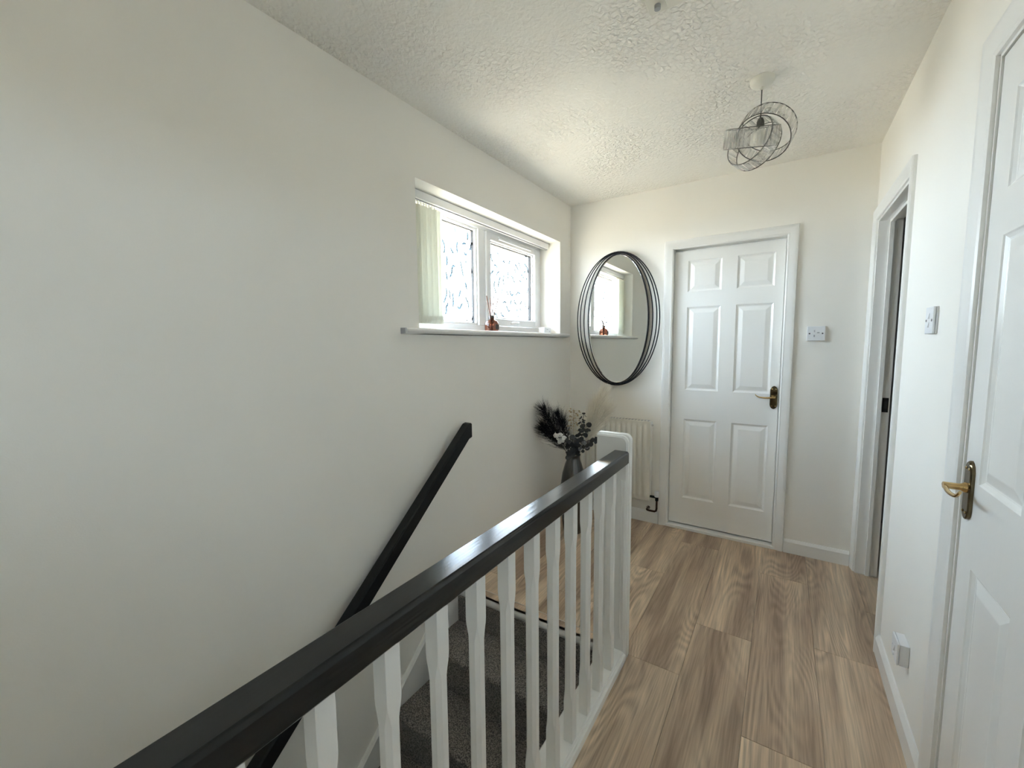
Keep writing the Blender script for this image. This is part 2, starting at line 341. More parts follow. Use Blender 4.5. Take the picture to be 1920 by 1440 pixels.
# floor slab and planks
fl = MB(); fl.box(SX, XR+.1, YB, YE, -.2, -.004); fl.box(XL, SX, NY, YE, -.2, -.004); fl.box(XR+.1, 2.4, 1.8, 4.0, -.2, -.004)
floor = tag(fl.build('floor', 'strip'), 'oak effect plank floor of the landing', kind='structure')
CW = 0.2335; xs0 = -0.067
offs = {-6: 1.9, -5: 2.75, -4: 1.95, -3: 2.43, -2: 1.685, -1: 2.06, 0: 1.52, 1: 2.16, 2: 2.6}
STRIP_Y = 1.733
for k in range(-6, 3):
    xa = xs0 + k*CW; xb = xa + CW; y = offs[k] - 1.215*4
    while y < 3.6:
        ya, yb = y, y + 1.215; y += 1.215
        x0, x1 = xa, xb
        lo, hi = YB, YE
        if k == 2: lo, hi = D2[0]-.0, D2[1]
        regs = []
        if k == 2: regs = [(max(x0, XR), min(x1, XR+.25), max(ya, D2[0]+.02), min(yb, D2[1]-.02))]
        elif x1 <= -0.50: regs = [(max(x0, XL), x1, max(ya, STRIP_Y), min(yb, hi))]
        elif x0 < -0.50: regs = [(x0, x1, ya, min(yb, hi))] if ya > 1.6 else [(max(x0, -.511), x1, max(ya, lo), min(yb, hi))]
        else: regs = [(x0, min(x1, XR), max(ya, lo), min(yb, hi))]
        if k == 2 or True:
            for (a, b2, c, d) in regs:
                if b2 - a < .004 or d - c < .01: continue
                e = 0.0005
                p = MB(); z0, z1, bv = -.004, 0.0, .0011
                a += e; b2 -= e; c += e; d -= e
                rg = lambda i, z: [(a+i, c+i, z), (b2-i, c+i, z), (b2-i, d-i, z), (a+i, d-i, z)]
                p.loft([rg(0, z0), rg(0, z1-bv), rg(bv, z1)])
                p.build('plank', 'oak_plank', floor, origin=(a, c, 0))
# edging at the head of the stairs
e1 = B(XL, -.655, 1.672, STRIP_Y-.004, -.004, -.0005).build('edge_plank', 'oak_plank', floor, origin=(XL, 1.672, 0)); e1.rotation_euler = (0, 0, 0)
B(XL, -.655, STRIP_Y-.0045, STRIP_Y+.0005, -.004, .0012).build('edge_strip', 'strip', floor)
prof = [(1.690, -.020), (1.690, -.0005)] + [(1.650+.011 - .013*math.sin(a), -.0135+.013*math.cos(a)) for a in [i*PI/8 for i in range(0, 9)]]
MB().prism(prof, 'x', XL, SX-.0).build('stair_nosing', 'nosing', floor, smooth=50)

# baseboards
def skirt(name, axis, a, b, face, sgn, label, h=.088, t=.016):
    pr = [(face, 0), (face + sgn*t, 0), (face + sgn*t, h-.016), (face + sgn*t*.55, h-.004), (face + sgn*t*.35, h), (face, h)]
    m = MB()
    if axis == 'y': m.loft([[(p, a, q) for p, q in pr], [(p, b, q) for p, q in pr]])
    else: m.loft([[(a, p, q) for p, q in pr], [(b, p, q) for p, q in pr]])
    return tag(m.build(name, 'gloss'), label, kind='structure')
skirt('baseboard_right', 'y', D3[1]+.066, D2[0]-.062, XR, -1, 'white skirting board below the wall socket')
skirt('baseboard_end', 'x', D1[1]+.054, XR-.02, YE, -1, 'white skirting right of the end door')
skirt('baseboard_corner', 'x', XL, D1[0]-.056, YE, -1, 'white skirting below the radiator')
skirt('baseboard_left', 'y', 1.66, YE-.016, XL, 1, 'white skirting below the window wall')
skirt('baseboard_rear', 'y', YB, D3[0]-.066, XR, -1, 'white skirting behind the viewer')
# stair string on the left wall
sl = -.86
def sz(y): return 0.055 + (1.60 - y) * sl
ys = [1.66, 1.60, -1.45]
poly = [(1.66, .088), (1.625, .075), (1.60, sz(1.60)), (-1.45, sz(-1.45)), (-1.45, sz(-1.45)-.33), (1.66, -.33)]
g = MB().prism(poly, 'x', XL, XL+.014)
tag(g.build('trim_1', 'gloss'), 'white painted string board sloping down beside the stairs', kind='structure')
g = MB(); yy = [1.66, 1.625, 1.60, -1.45]; zz = [.088, .075, sz(1.60), sz(-1.45)]
g.loft([[(XL, y, z-.006), (XL+.022, y, z-.012), (XL+.022, y, z-.004), (XL+.014, y, z+.006), (XL, y, z+.006)] for y, z in zip(yy, zz)])
tag(g.build('trim_2', 'gloss', smooth=35), 'moulded top edge of the stair string', kind='structure')
# ceiling seam
g = MB(); pth = [(-.289+.004*math.sin(i*1.7)+.002*random.random(), 1.45+i*.045, H-.0008) for i in range(9)]
g.tube(pth, [.0022-.00018*i for i in range(9)], 5)
tag(g.build('seam', 'artex', ceil), 'hairline ridge in the plaster')

# ---------------- architraves / linings / doors
def archi(poly_w, t=.018):
    """cross-section: (across from opening edge outward, proud of wall)"""
    return [(0, 0), (0, t*.45), (poly_w*.12, t*.62), (poly_w*.2, t*.55), (poly_w*.62, t*.92), (poly_w*.86, t), (poly_w*.96, t*.9), (poly_w, t*.62), (poly_w, 0)]
def architrave(name, wall, a0, a1, top, label, wd=.056, t=.018, left=True, right=True, mats='gloss'):
    """wall='end' (x across, faces -y at YE) or 'right' (y across, faces -x at XR)"""
    def P(c, z, d): return (c, YE - d, z) if wall == 'end' else (XR - d, c, z)
    m = MB(); pr = archi(wd, t)
    rings = []
    wl = wd if left is True else left; wr = wd if right is True else right
    rings.append([P(a0 - min(o, wl), 0, d) for o, d in pr]); rings.append([P(a0 - min(o, wl), top + o, d) for o, d in pr])
    rings.append([P(a1 + min(o, wr), top + o, d) for o, d in pr]); rings.append([P(a1 + min(o, wr), 0, d) for o, d in pr])
    m.loft(rings)
    return tag(m.build(name, mats, smooth=25), label, kind='structure')
architrave('trim_3', 'end', D1[0]+.006, D1[1]-.006, D1[2]-.006, 'white architrave round the closed end door', wd=.058)
architrave('trim_4', 'right', D2[0]-.0, D2[1]+.0, D2[2], 'white architrave round the open doorway by the corner', wd=.060, right=.060)
architrave('trim_5', 'right', D3[0], D3[1], D3[2], 'white architrave round the near door', wd=.066)
# linings
m = MB()
m.box(D1[0], D1[0]+.008, YE, YE+.1, 0, D1[2]).box(D1[1]-.008, D1[1], YE, YE+.1, 0, D1[2]).box(D1[0]+.008, D1[1]-.008, YE, YE+.1, D1[2]-.008, D1[2])
m.box(D1[0]+.008, D1[0]+.026, YE+.072, YE+.1, 0, D1[2]-.008).box(D1[1]-.026, D1[1]-.008, YE+.072, YE+.1, 0, D1[2]-.008).box(D1[0]+.026, D1[1]-.026, YE+.072, YE+.1, D1[2]-.026, D1[2]-.008)
tag(m.build('trim_6', 'gloss'), 'white lining of the end doorway', kind='structure')
m = MB(); e = .0
m.box(XR, XR+.1, D2[1]-.012, D2[1], 0, D2[2]).box(XR, XR+.1, D2[0], D2[0]+.012, 0, D2[2]).box(XR, XR+.1, D2[0]+.012, D2[1]-.012, D2[2]-.012, D2[2])
m.box(XR+.046, XR+.064, D2[1]-.026, D2[1]-.012, 0, D2[2]-.012).box(XR+.046, XR+.064, D2[0]+.012, D2[0]+.026, 0, D2[2]-.012).box(XR+.046, XR+.064, D2[0]+.026, D2[1]-.026, D2[2]-.026, D2[2]-.012)
lin2 = tag(m.build('trim_7', 'gloss'), 'white lining and stop of the open doorway', kind='structure')
sp_ = B(XR+.068, XR+.094, D2[1]-.0135, D2[1]-.0115, .955, 1.035).build('strike_plate', 'dark_iron', lin2)
B(XR+.074, XR+.088, D2[1]-.0145, D2[1]-.0130, .975, 1.015).build('latch_hole', 'gasket', sp_)
m = MB()
m.box(XR, XR+.1, D3[1]-.008, D3[1], 0, D3[2]).box(XR, XR+.1, D3[0], D3[0]+.008, 0, D3[2]).box(XR, XR+.1, D3[0]+.008, D3[1]-.008, D3[2]-.008, D3[2])
m.box(XR+.05, XR+.065, D3[1]-.026, D3[1]-.008, 0, D3[2]-.008).box(XR+.05, XR+.065, D3[0]+.008, D3[0]+.026, 0, D3[2]-.008).box(XR+.05, XR+.065, D3[0]+.026, D3[1]-.026, D3[2]-.026, D3[2]-.008)
tag(m.build('trim_8', 'gloss'), 'white lining of the near doorway', kind='structure')
tag(B(D1[0]+.0, D1[1]-.0, YE-.016, YE+.05, 0, .020).build('trim_9', 'sill', bevel=.003), 'white threshold bar under the end door', kind='structure')

def six_panel(name, Wd, Hd, T, xf, label, rows, cols):
    """door in its own frame: u across 0..Wd, z 0..Hd, front at d=0 (towards viewer), xf maps (u,d,z)->world"""
    root = bpy.data.objects.new(name, None); COL.objects.link(root); root.location = xf(0, 0, 0); tag(root, label, kind='structure')
    us = [0] + [c for cc in cols for c in cc] + [Wd]; zs = [0] + [r for rr in rows for r in rr] + [Hd]
    m = MB()
    for i in range(len(us)-1):
        for j in range(len(zs)-1):
            if i % 2 == 1 and j % 2 == 1: continue
            m.add([xf(us[i],0,zs[j]), xf(us[i+1],0,zs[j]), xf(us[i+1],0,zs[j+1]), xf(us[i],0,zs[j+1])], [(0,1,2,3)])
    m.add([xf(0,0,0), xf(Wd,0,0), xf(Wd,T,0), xf(0,T,0), xf(0,0,Hd), xf(Wd,0,Hd), xf(Wd,T,Hd), xf(0,T,Hd)], [(0,1,2,3),(4,5,6,7),(0,3,7,4),(1,2,6,5),(3,2,6,7)])
    m.build('leaf', 'door', root)
    for (u0, u1) in cols:
        for (z0, z1) in rows:
            p = MB(); rings = []
            for ins, d in ((0, 0), (.003, .0030), (.010, .0075), (.014, .0085), (.017, .0080), (.040, .0015), (.043, .0010)):
                rings.append([xf(u0+ins, d, z0+ins), xf(u1-ins, d, z0+ins), xf(u1-ins, d, z1-ins), xf(u0+ins, d, z1-ins)])
            p.loft(rings, caps=False); n = len(rings)*4; p.f.append((n-4, n-3, n-2, n-1))
            p.build('panel', 'door', root)
    return root
rows = [(.195, .775), (.985, 1.568), (1.672, 1.885)]
def shift(r, z): return [(a+z, b+z) for a, b in r]
DW = D1[1]-D1[0]-.022
d1 = six_panel('door_1', DW, 1.952, .040, lambda u, d, z: (D1[0]+.011+u, YE+.030+d, .030+z), 'white six panel door closed in the end wall', rows, [(.088, .300), (.391, .603)])
d3w = D3[1]-D3[0]-.024
d3 = six_panel('door_3', d3w, 2.000, .040, lambda u, d, z: (XR+.004+d, D3[1]-.012-u, .008+z), 'white six panel door nearest the viewer on the right wall', shift(rows, .008), [(.088, .088+.214), (d3w-.088-.214, d3w-.088)])
d2 = six_panel('door_2', .690, 1.965, .040, lambda u, d, z: (XR+.105+u, D2[0]+.030+d, .008+z), 'white six panel door standing open inside the far doorway', rows, [(.088, .302), (.390, .604)])

def lever(door, xf, plate_mat, lever_mat, pw=.042, ph=.150):
    """xf(u toward hinge, d out of door, z) -> world"""
    m = MB(); r = pw/2; pts = []
    hh = ph/2
    outl = [(-r, -hh+.026), (-r*.80, -hh+.012), (-r*.45, -hh+.004), (0, -hh), (r*.45, -hh+.004), (r*.80, -hh+.012), (r, -hh+.026),
            (r, hh-.026), (r*.80, hh-.012), (r*.45, hh-.004), (0, hh), (-r*.45, hh-.004), (-r*.80, hh-.012), (-r, hh-.026)]
    m.loft([[xf(u*k, d, z*(1-(1-k)*.25)) for u, z in outl] for k, d in ((1, 0), (1, .006), (.86, .0085), (.80, .0085))])
    hd = bpy.data.objects.new('handle', None); COL.objects.link(hd); hd.location = xf(0, 0, 0); setparent(hd, door); tag(hd, 'brass lever handle on a long backplate')
    m.build('backplate', plate_mat, hd, smooth=40)
    k = MB(); rings = []
    for d, rr in ((.004, .013), (.012, .013), (.016, .010), (.020, .0085), (.046, .0085), (.050, .008)):
        rings.append([xf(rr*math.cos(a), d, .006+rr*math.sin(a)) for a in [2*PI*i/14 for i in range(14)]])
    k.loft(rings); k.build('spindle_neck', lever_mat, hd, smooth=50)
    l = MB(); rings = []
    N = 14
    for i in range(N+1):
        t = i/N; u = -.010 + .112*t; d = .045 + .004*math.sin(t*PI) ; z = .006 - .006*math.sin(t*PI*1.0) + (.012*max(0, (t-.82)/.18)**1.5)
        w_ = .0085*(1-.25*t) if t < .9 else .0055; h_ = .0045*(1-.45*t)
        rings.append([xf(u, d + w_*math.cos(a)*.6, z + h_*1.5*math.sin(a)) for a in [2*PI*j/10 for j in range(10)]])
    l.loft(rings); l.build('lever', lever_mat, hd, smooth=50)
    s = MB()
    for su, szz in ((-.010, hh-.02), (.010, hh-.02), (-.010, -hh+.02), (.010, -hh+.02)):
        rings = []
        for d, rr in ((.006, .0035), (.0096, .0035), (.0105, .002)): rings.append([xf(su+rr*math.cos(a), d, szz+rr*math.sin(a)) for a in [2*PI*i/8 for i in range(8)]])
        MB().loft(rings).build('screw', lever_mat, hd, smooth=40)
    return hd
lever(d1, lambda u, d, z: (-.0435-u, YE+.030-d, .993+z), 'dark_reflect_brass', 'brass')
lever(d3, lambda u, d, z: (XR+.004-d, 1.462-u, .975+z), 'dark_reflect_brass', 'brass')
lever(d2, lambda u, d, z: (XR+.105+.640-u, D2[0]+.030+.040+d, .985+z), 'dark_reflect_brass', 'brass')

# ---------------- window
XF = -1.640
win = bpy.data.objects.new('window_1', None); COL.objects.link(win); win.location = (XF, (WY0+WY1)/2, WZ0+.03); tag(win, 'white plastic window with two obscured glass panes above the stairs', kind='structure')
SB = 1.430
m = MB(); t = .052
m.box(XF-.06, XF, WY0, WY0+t, SB, WZ1).box(XF-.06, XF, WY1-t, WY1, SB, WZ1).box(XF-.06, XF, WY0+t, WY1-t, SB, SB+.045).box(XF-.06, XF, WY0+t, WY1-t, WZ1-.046, WZ1)
m.build('frame', 'upvc', win, bevel=.003)
MUL = 2.165
B(XF-.06, XF+.001, MUL-.034, MUL+.034, SB+.045, WZ1-.046).build('mullion', 'upvc', win, bevel=.003)
# left fixed bead
a0, a1 = WY0+t, MUL-.034; z0, z1 = SB+.045, WZ1-.046
def framebox(x0, x1, ya, yb, za, zb, t): return B(x0, x1, ya, ya+t, za, zb).box(x0, x1, yb-t, yb, za, zb).box(x0, x1, ya+t, yb-t, za, za+t).box(x0, x1, ya+t, yb-t, zb-t, zb)
framebox(XF-.05, XF-.012, a0, a1, z0, z1, .014).build('bead', 'upvc', win, bevel=.003)
framebox(XF-.046, XF-.030, a0+.014, a1-.014, z0+.014, z1-.014, .004).build('gasket', 'gasket', win)
B(XF-.042, XF-.036, a0+.015, a1-.015, z0+.015, z1-.015).build('pane', 'window_glass', win)
# right opening casement
c0, c1 = MUL+.036, WY1-t-.002; cz0, cz1 = z0+.002, z1-.002
sash = bpy.data.objects.new('casement', None); COL.objects.link(sash); sash.location = (XF, (c0+c1)/2, cz0); setparent(sash, win)
framebox(XF-.05, XF+.012, c0, c1, cz0, cz1, .048).build('casement_frame', 'upvc', sash, bevel=.004)
framebox(XF-.046, XF-.010, c0+.048, c1-.048, cz0+.048, cz1-.048, .008).build('bead', 'upvc', sash, bevel=.002)
framebox(XF-.044, XF-.024, c0+.056, c1-.056, cz0+.056, cz1-.056, .005).build('gasket', 'gasket', sash)
B(XF-.040, XF-.034, c0+.057, c1-.057, cz0+.057, cz1-.057).build('pane', 'window_glass', sash)
v = B(XF+.012, XF+.024, c0+.13, c1-.12, cz1-.034, cz1-.012).build('trickle_vent', 'upvc', sash, bevel=.005)
hm = MB(); hy = 2.535
hm.box(XF+.012, XF+.020, hy-.05, hy+.03, cz0+.012, cz0+.034).box(XF+.020, XF+.040, hy+.004, hy+.022, cz0+.014, cz0+.032)
hm.tube([(XF+.036, hy+.012, cz0+.023), (XF+.038, hy-.04, cz0+.023), (XF+.036, hy-.09, cz0+.020)], [.009, .008, .006], 8)
hm.build('window_handle', 'upvc', sash, bevel=.002, smooth=40)
B(XF+.0202, XF+.0208, hy-.03, hy-.006, cz0+.019, cz0+.027).build('key_hole', 'gasket', sash)
GR = random.Random(11)
def relief(ya, yb, za, zb, xg, n):
    m = MB(); placed = []
    for i in range(n):
        y, z = GR.uniform(ya, yb), za + (zb-za)*GR.random()**1.25; a = GR.uniform(0, 2*PI); pts = []
        for k in range(GR.randint(5, 9)):
            if not (ya < y < yb and za < z < zb) or any((y-p)**2 + (z-q)**2 < .022**2 for p, q in placed): break
            pts.append((xg, y, z)); a += GR.uniform(-.7, .7); y += .010*math.cos(a); z += .016*math.sin(a)
        placed += [(p[1], p[2]) for p in pts]
        if len(pts) > 2: m.tube(pts, [.003] + [GR.uniform(.0065, .0090)]*(len(pts)-2) + [.003], 6)
    m.v = [(xg + (x-xg)*.22, y, z) for x, y, z in m.v]
    return m
relief(a0+.018, a1-.018, z0+.018, z1-.018, XF-.0340, 90).build('relief', 'relief_glass', win)['kind'] = 'stuff'
relief(c0+.060, c1-.060, cz0+.060, cz1-.060, XF-.0320, 110).build('relief', 'relief_glass', sash)['kind'] = 'stuff'
# window board
sb = MB(); pr = [(XF, SB-.030), (XF, SB), (XL+.030, SB)] + [(XL+.030+.013*math.sin(a), SB-.013+.013*math.cos(a)) for a in [i*PI/8 for i in range(1, 8)]] + [(XL+.030, SB-.026)]
sb.loft([[(x, WY0+.001, z) for x, z in pr], [(x, WY1-.001, z) for x, z in pr]])
pr2 = [(XL, SB-.030), (XL, SB), (XL+.030, SB)] + [(XL+.030+.013*math.sin(a), SB-.013+.013*math.cos(a)) for a in [i*PI/8 for i in range(1, 8)]] + [(XL+.030, SB-.026)]
sb.loft([[(x, 1.318, z) for x, z in pr2], [(x, WY0+.001, z) for x, z in pr2]]); sb.loft([[(x, WY1-.001, z) for x, z in pr2], [(x, 3.012, z) for x, z in pr2]])
tag(sb.build('trim_10', 'sill', smooth=40), 'white window board with rounded front edge', kind='structure')
B(XL, XL+.030, 1.3165, 1.3178, SB-.028, SB-.002).build('end_grain', 'plastic_grey', bpy.data.objects['trim_10'])

# window added out of view in the right wall, to brighten the left wall
bw = bpy.data.objects.new('added_fill_window', None); COL.objects.link(bw); bw.location = (XR+.08, (BW[0]+BW[1])/2, BW[2]); tag(bw, 'small white framed window added behind the viewer to let in fill light', kind='structure')
framebox(XR+.03, XR+.09, BW[0], BW[1], BW[2], BW[3], .03).build('frame', 'upvc', bw)
B(XR+.058, XR+.062, BW[0]+.03, BW[1]-.03, BW[2]+.03, BW[3]-.03).build('pane', 'window_glass', bw)
portal('added_fill_portal', (XR+.11, (BW[0]+BW[1])/2, (BW[2]+BW[3])/2), (-1, 0, 0), BW[1]-BW[0], BW[3]-BW[2])

# outside
tag(B(-40, 40, -40, 40, -2.9, -2.8).build('ground', 'ground_outside'), 'pale paved ground outside', kind='structure')
tag(B(-2.12, XL-.25, -2, 5, 2.235, 2.30).build('eaves', 'soffit'), 'brown boarded eaves above the window', kind='structure')

# vertical blind
bl = thing('vertical_blind', (-1.565, 1.45, 2.07), 'cream vertical blind drawn back to the left of the window', 'blind')
hr = MB(); hr.box(-1.600, -1.560, WY0+.004, WY1-.006, 2.080, 2.121)
hr.build('headrail', 'upvc', bl, bevel=.004)
B(-1.588, -1.572, WY0+.006, WY1-.008, 2.074, 2.0802).build('track_slot', 'plastic_grey', bl)
NV = 12
for i in range(NV):
    y = 1.462 + i*.0195; a = math.radians(66 + (7 if i % 2 else -7) + random.uniform(-4, 4)); dx, dy = math.sin(a), math.cos(a)
    vm = MB(); ringsa = []
    for zz in (1.475, 1.52, 1.80, 2.045):
        rg = []
        for s_ in [-1 + 2*j/8 for j in range(9)]:
            o = .0445*s_; bow = .004*(1-s_*s_); rg.append((-1.580 + o*dx + bow*dy, y + o*dy - bow*dx, zz))
        ringsa.append(rg)
    vm.loft(ringsa, caps=False, closed=False)
    lo = vm.build('louvre', 'blind_fabric', bl, smooth=60)
    hk = MB(); hk.box(-1.584, -1.576, y-.003, y+.003, 2.045, 2.076); hk.build('hook', 'plastic_cream', lo)
    wt = MB(); c_ = [(-.040, -.0016), (.040, -.0016), (.040, .0016), (-.040, .0016)]
    wt.loft([[(-1.580 + u*dx + v_*dy, y + u*dy - v_*dx, z) for u, v_ in c_] for z in (1.462, 1.502)])
    wt.build('bottom_weight', 'plastic_cream', lo)
ch = MB()
for i in range(26):
    ch.sphere((-1.548, 1.445 + i*.0095, 2.066 - .0008*i), .0032, 6, 4)
ch.build('bead_chain', 'plastic_cream', bl, smooth=60)['kind'] = 'stuff'

# reed diffuser
df = thing('reed_diffuser', (-1.54, 2.125, SB), 'small amber glass reed diffuser standing on the window sill', 'diffuser')
cx, cy = -1.54, 2.125
MB().lathe([(.001, 0), (.040, 0), (.043, .004), (.043, .050), (.036, .066), (.020, .073), (.016, .078), (.016, .086), (.001, .086)], (cx, cy, SB), 24).build('bottle', 'amber_glass', df, smooth=40)
MB().lathe([(.001, .086), (.0175, .086), (.0175, .100), (.012, .101), (.001, .101)], (cx, cy, SB), 20).build('collar', 'diffuser_cap', df, smooth=40)
B(cx+.0432, cx+.0442, cy-.018, cy+.018, SB+.012, SB+.044).build('paper_label', 'diffuser_cap', df)
for (dx_, dy_, ln) in ((.01, -.062, .215), (-.01, .040, .222), (.012, .060, .215), (.0, -.014, .205), (-.02, .012, .20)):
    MB().tube([(cx - dx_*.15, cy - dy_*.15, SB+.012), (cx+dx_*.45, cy+dy_*.36, SB+.105), (cx+dx_, cy+dy_, SB+ln)], .0034, 6).build('reed', 'reed', df, smooth=60)

# little white box on the sill
bx = thing('sensor_box', (-1.555, 2.855, SB), 'small white plastic box at the mirror end of the window sill', 'box')
B(-1.585, -1.53, 2.795, 2.900, SB, SB+.048).build('case', 'plastic', bx, bevel=.006)
B(-1.5304, -1.5290, 2.805, 2.890, SB+.010, SB+.040).build('front_panel', 'plastic', bx, bevel=.0005)
B(-1.5292, -1.5282, 2.868, 2.876, SB+.014, SB+.020).build('indicator', 'plastic_grey', bx)
B(-1.5292, -1.5282, 2.825, 2.850, SB+.030, SB+.034).build('slot', 'plastic_grey', bx)

# ---------------- mirror
mc = (-1.067, 1.530); hz = .495
mi = thing('wall_mirror', (mc[0], YE, mc[1]-hz), 'tall oval mirror framed by black wire rings beside the end door', 'mirror')
ux, uz = Vector((1, 0, 0)), Vector((0, 0, 1))
def ell(a, b, y, n=72): return [(mc[0] + a*math.cos(2*PI*i/n), y, mc[1] + b*math.sin(2*PI*i/n)) for i in range(n)]
g = MB(); g.loft([ell(.2295, hz-.0165, YE-.008), ell(.2295, hz-.0165, YE-.0195), ell(.2275, hz-.0185, YE-.022)]); g.build('mirror_plate', 'mirror_glass', mi)
g = MB(); n = 72
r0, r1, r2, r3 = ell(.2295, hz-.0165, YE-.0215), ell(.2295, hz-.0165, YE-.026), ell(.2280, hz-.018, YE-.0265), ell(.2265, hz-.0195, YE-.0222)
g.loft([r0, r1, r2, r3], caps=False); g.build('bevel_rim', 'mirror_bevel', mi, smooth=40)
g = MB(); fo = [ell(.229, hz-.016, YE-.006), ell(.229, hz-.016, YE-.034), ell(.2345, hz-.010, YE-.034), ell(.2345, hz-.010, YE-.006), ell(.229, hz-.016, YE-.006)]
g.loft(fo, caps=False); g.build('mirror_rim', 'black_metal', mi, smooth=40)
for a, b, y in ((.266, hz-.006, YE-.034), (.295, hz-.003, YE-.038), (.316, hz, YE-.042)):
    MB().ring((mc[0], y, mc[1]), ux, uz, a, .0043, 80, 6, b).build('wire_ring', 'black_metal', mi, smooth=60)
for s_ in (-1, 1):
    B(mc[0]-.007, mc[0]+.007, YE-.042, YE-.0, mc[1]+s_*(hz-.006)-.004, mc[1]+s_*(hz-.006)+.004).build('ring_clip', 'black_metal', mi, bevel=.002)

# ---------------- radiator
RX0, RX1, RZ0, RZ1, RY = -1.385, -.790, .190, .782, YE-.088
ra = thing('radiator', ((RX0+RX1)/2, YE-.06, RZ0), 'cream painted panel radiator under the mirror', 'radiator')
def rad_panel(yf, name):
    m = MB(); nper = 8; nfl = 14; sp = (RX1-RX0-.03)/nfl; rows = []
    xs = [RX0] + [RX0+.015 + sp*(i/nper) for i in range(nfl*nper+1)] + [RX1]
    def dep(x):
        if x <= RX0+.015 or x >= RX1-.015: return 0
        ph = ((x-RX0-.015)/sp) % 1.0; return min(1, max(0, (1.25*math.sin(PI*ph)-.35)*1.5))
    for z, k in ((RZ0, -.6), (RZ0+.004, 0), (RZ0+.030, 0), (RZ0+.042, 1), (RZ1-.042, 1), (RZ1-.030, 0), (RZ1-.004, 0), (RZ1, -.6)):
        rows.append([(x, yf - (.013*dep(x)*max(k, 0)) + (.006 if k < 0 else 0), z) for x in xs])
    back = [[(x, yf+.014, z) for x in xs] for z in (RZ1, RZ0)]
    m.loft(rows + back + [rows[0]], caps=False, closed=False)
    for xx, i in ((RX0, 0), (RX1, len(xs)-1)): pass
    return m.build(name, 'radiator', ra, smooth=50)
rad_panel(RY, 'front_panel')
B(RX1-.002, RX1+.004, RY-.001, RY+.058, RZ0+.004, RZ1-.001).build('side_cover', 'radiator', ra, bevel=.002)
B(RX0-.004, RX0+.002, RY-.001, RY+.058, RZ0+.004, RZ1-.001).build('side_cover', 'radiator', ra, bevel=.002)
B(RX0+.002, RX1-.002, RY+.046, RY+.058, RZ0+.006, RZ1-.004).build('back_panel', 'radiator', ra)
tg = B(RX0+.002, RX1-.002, RY+.002, RY+.056, RZ1-.003, RZ1+.002).build('top_grille', 'radiator', ra, bevel=.001)
for i in range(24):
    x = RX0+.03+i*.0235; B(x, x+.012, RY+.012, RY+.046, RZ1+.0018, RZ1+.0026).build('grille_slot', 'plastic_grey', tg)
for x in (RX0+.12, RX1-.12): B(x-.015, x+.015, RY+.058, YE, RZ1-.14, RZ1-.06).build('bracket', 'radiator', ra)
MB().lathe([(.001, 0), (.007, 0), (.007, .012), (.001, .013)], (RX1+.004, RY+.03, RZ1-.028), 10, 'x').build('bleed_valve', 'chrome', ra, smooth=40)
vx, vy = RX1+.052, RY+.030
va = MB(); va.tube([(RX1+.004, vy, RZ0+.030), (vx, vy, RZ0+.030)], .009, 10); va.lathe([(.001, 0), (.011, 0), (.012, .010), (.012, .026), (.001, .027)], (vx, vy, RZ0+.004), 14)
vo = va.build('valve', 'dark_iron', ra, smooth=40)
MB().lathe([(.001, 0), (.0155, 0), (.0165, .004), (.015, .036), (.010, .043), (.001, .044)], (vx, vy, RZ0+.034), 18).build('valve_cap', 'plastic', vo, smooth=40)
MB().tube([(vx, vy, RZ0+.006), (vx, vy, RZ0-.055), (vx-.003, vy, RZ0-.072), (vx-.014, vy, RZ0-.080), (vx-.055, vy, RZ0-.080), (vx-.068, vy+.004, RZ0-.080), (vx-.074, vy+.014, RZ0-.080), (vx-.074, YE-.002, RZ0-.080)], .0072, 10).build('pipe', 'copper', ra, smooth=60)
MB().lathe([(.001, 0), (.014, 0), (.014, -.003), (.001, -.003)], (vx-.074, YE, RZ0-.080), 16, 'y').build('pipe_collar', 'chrome', ra)

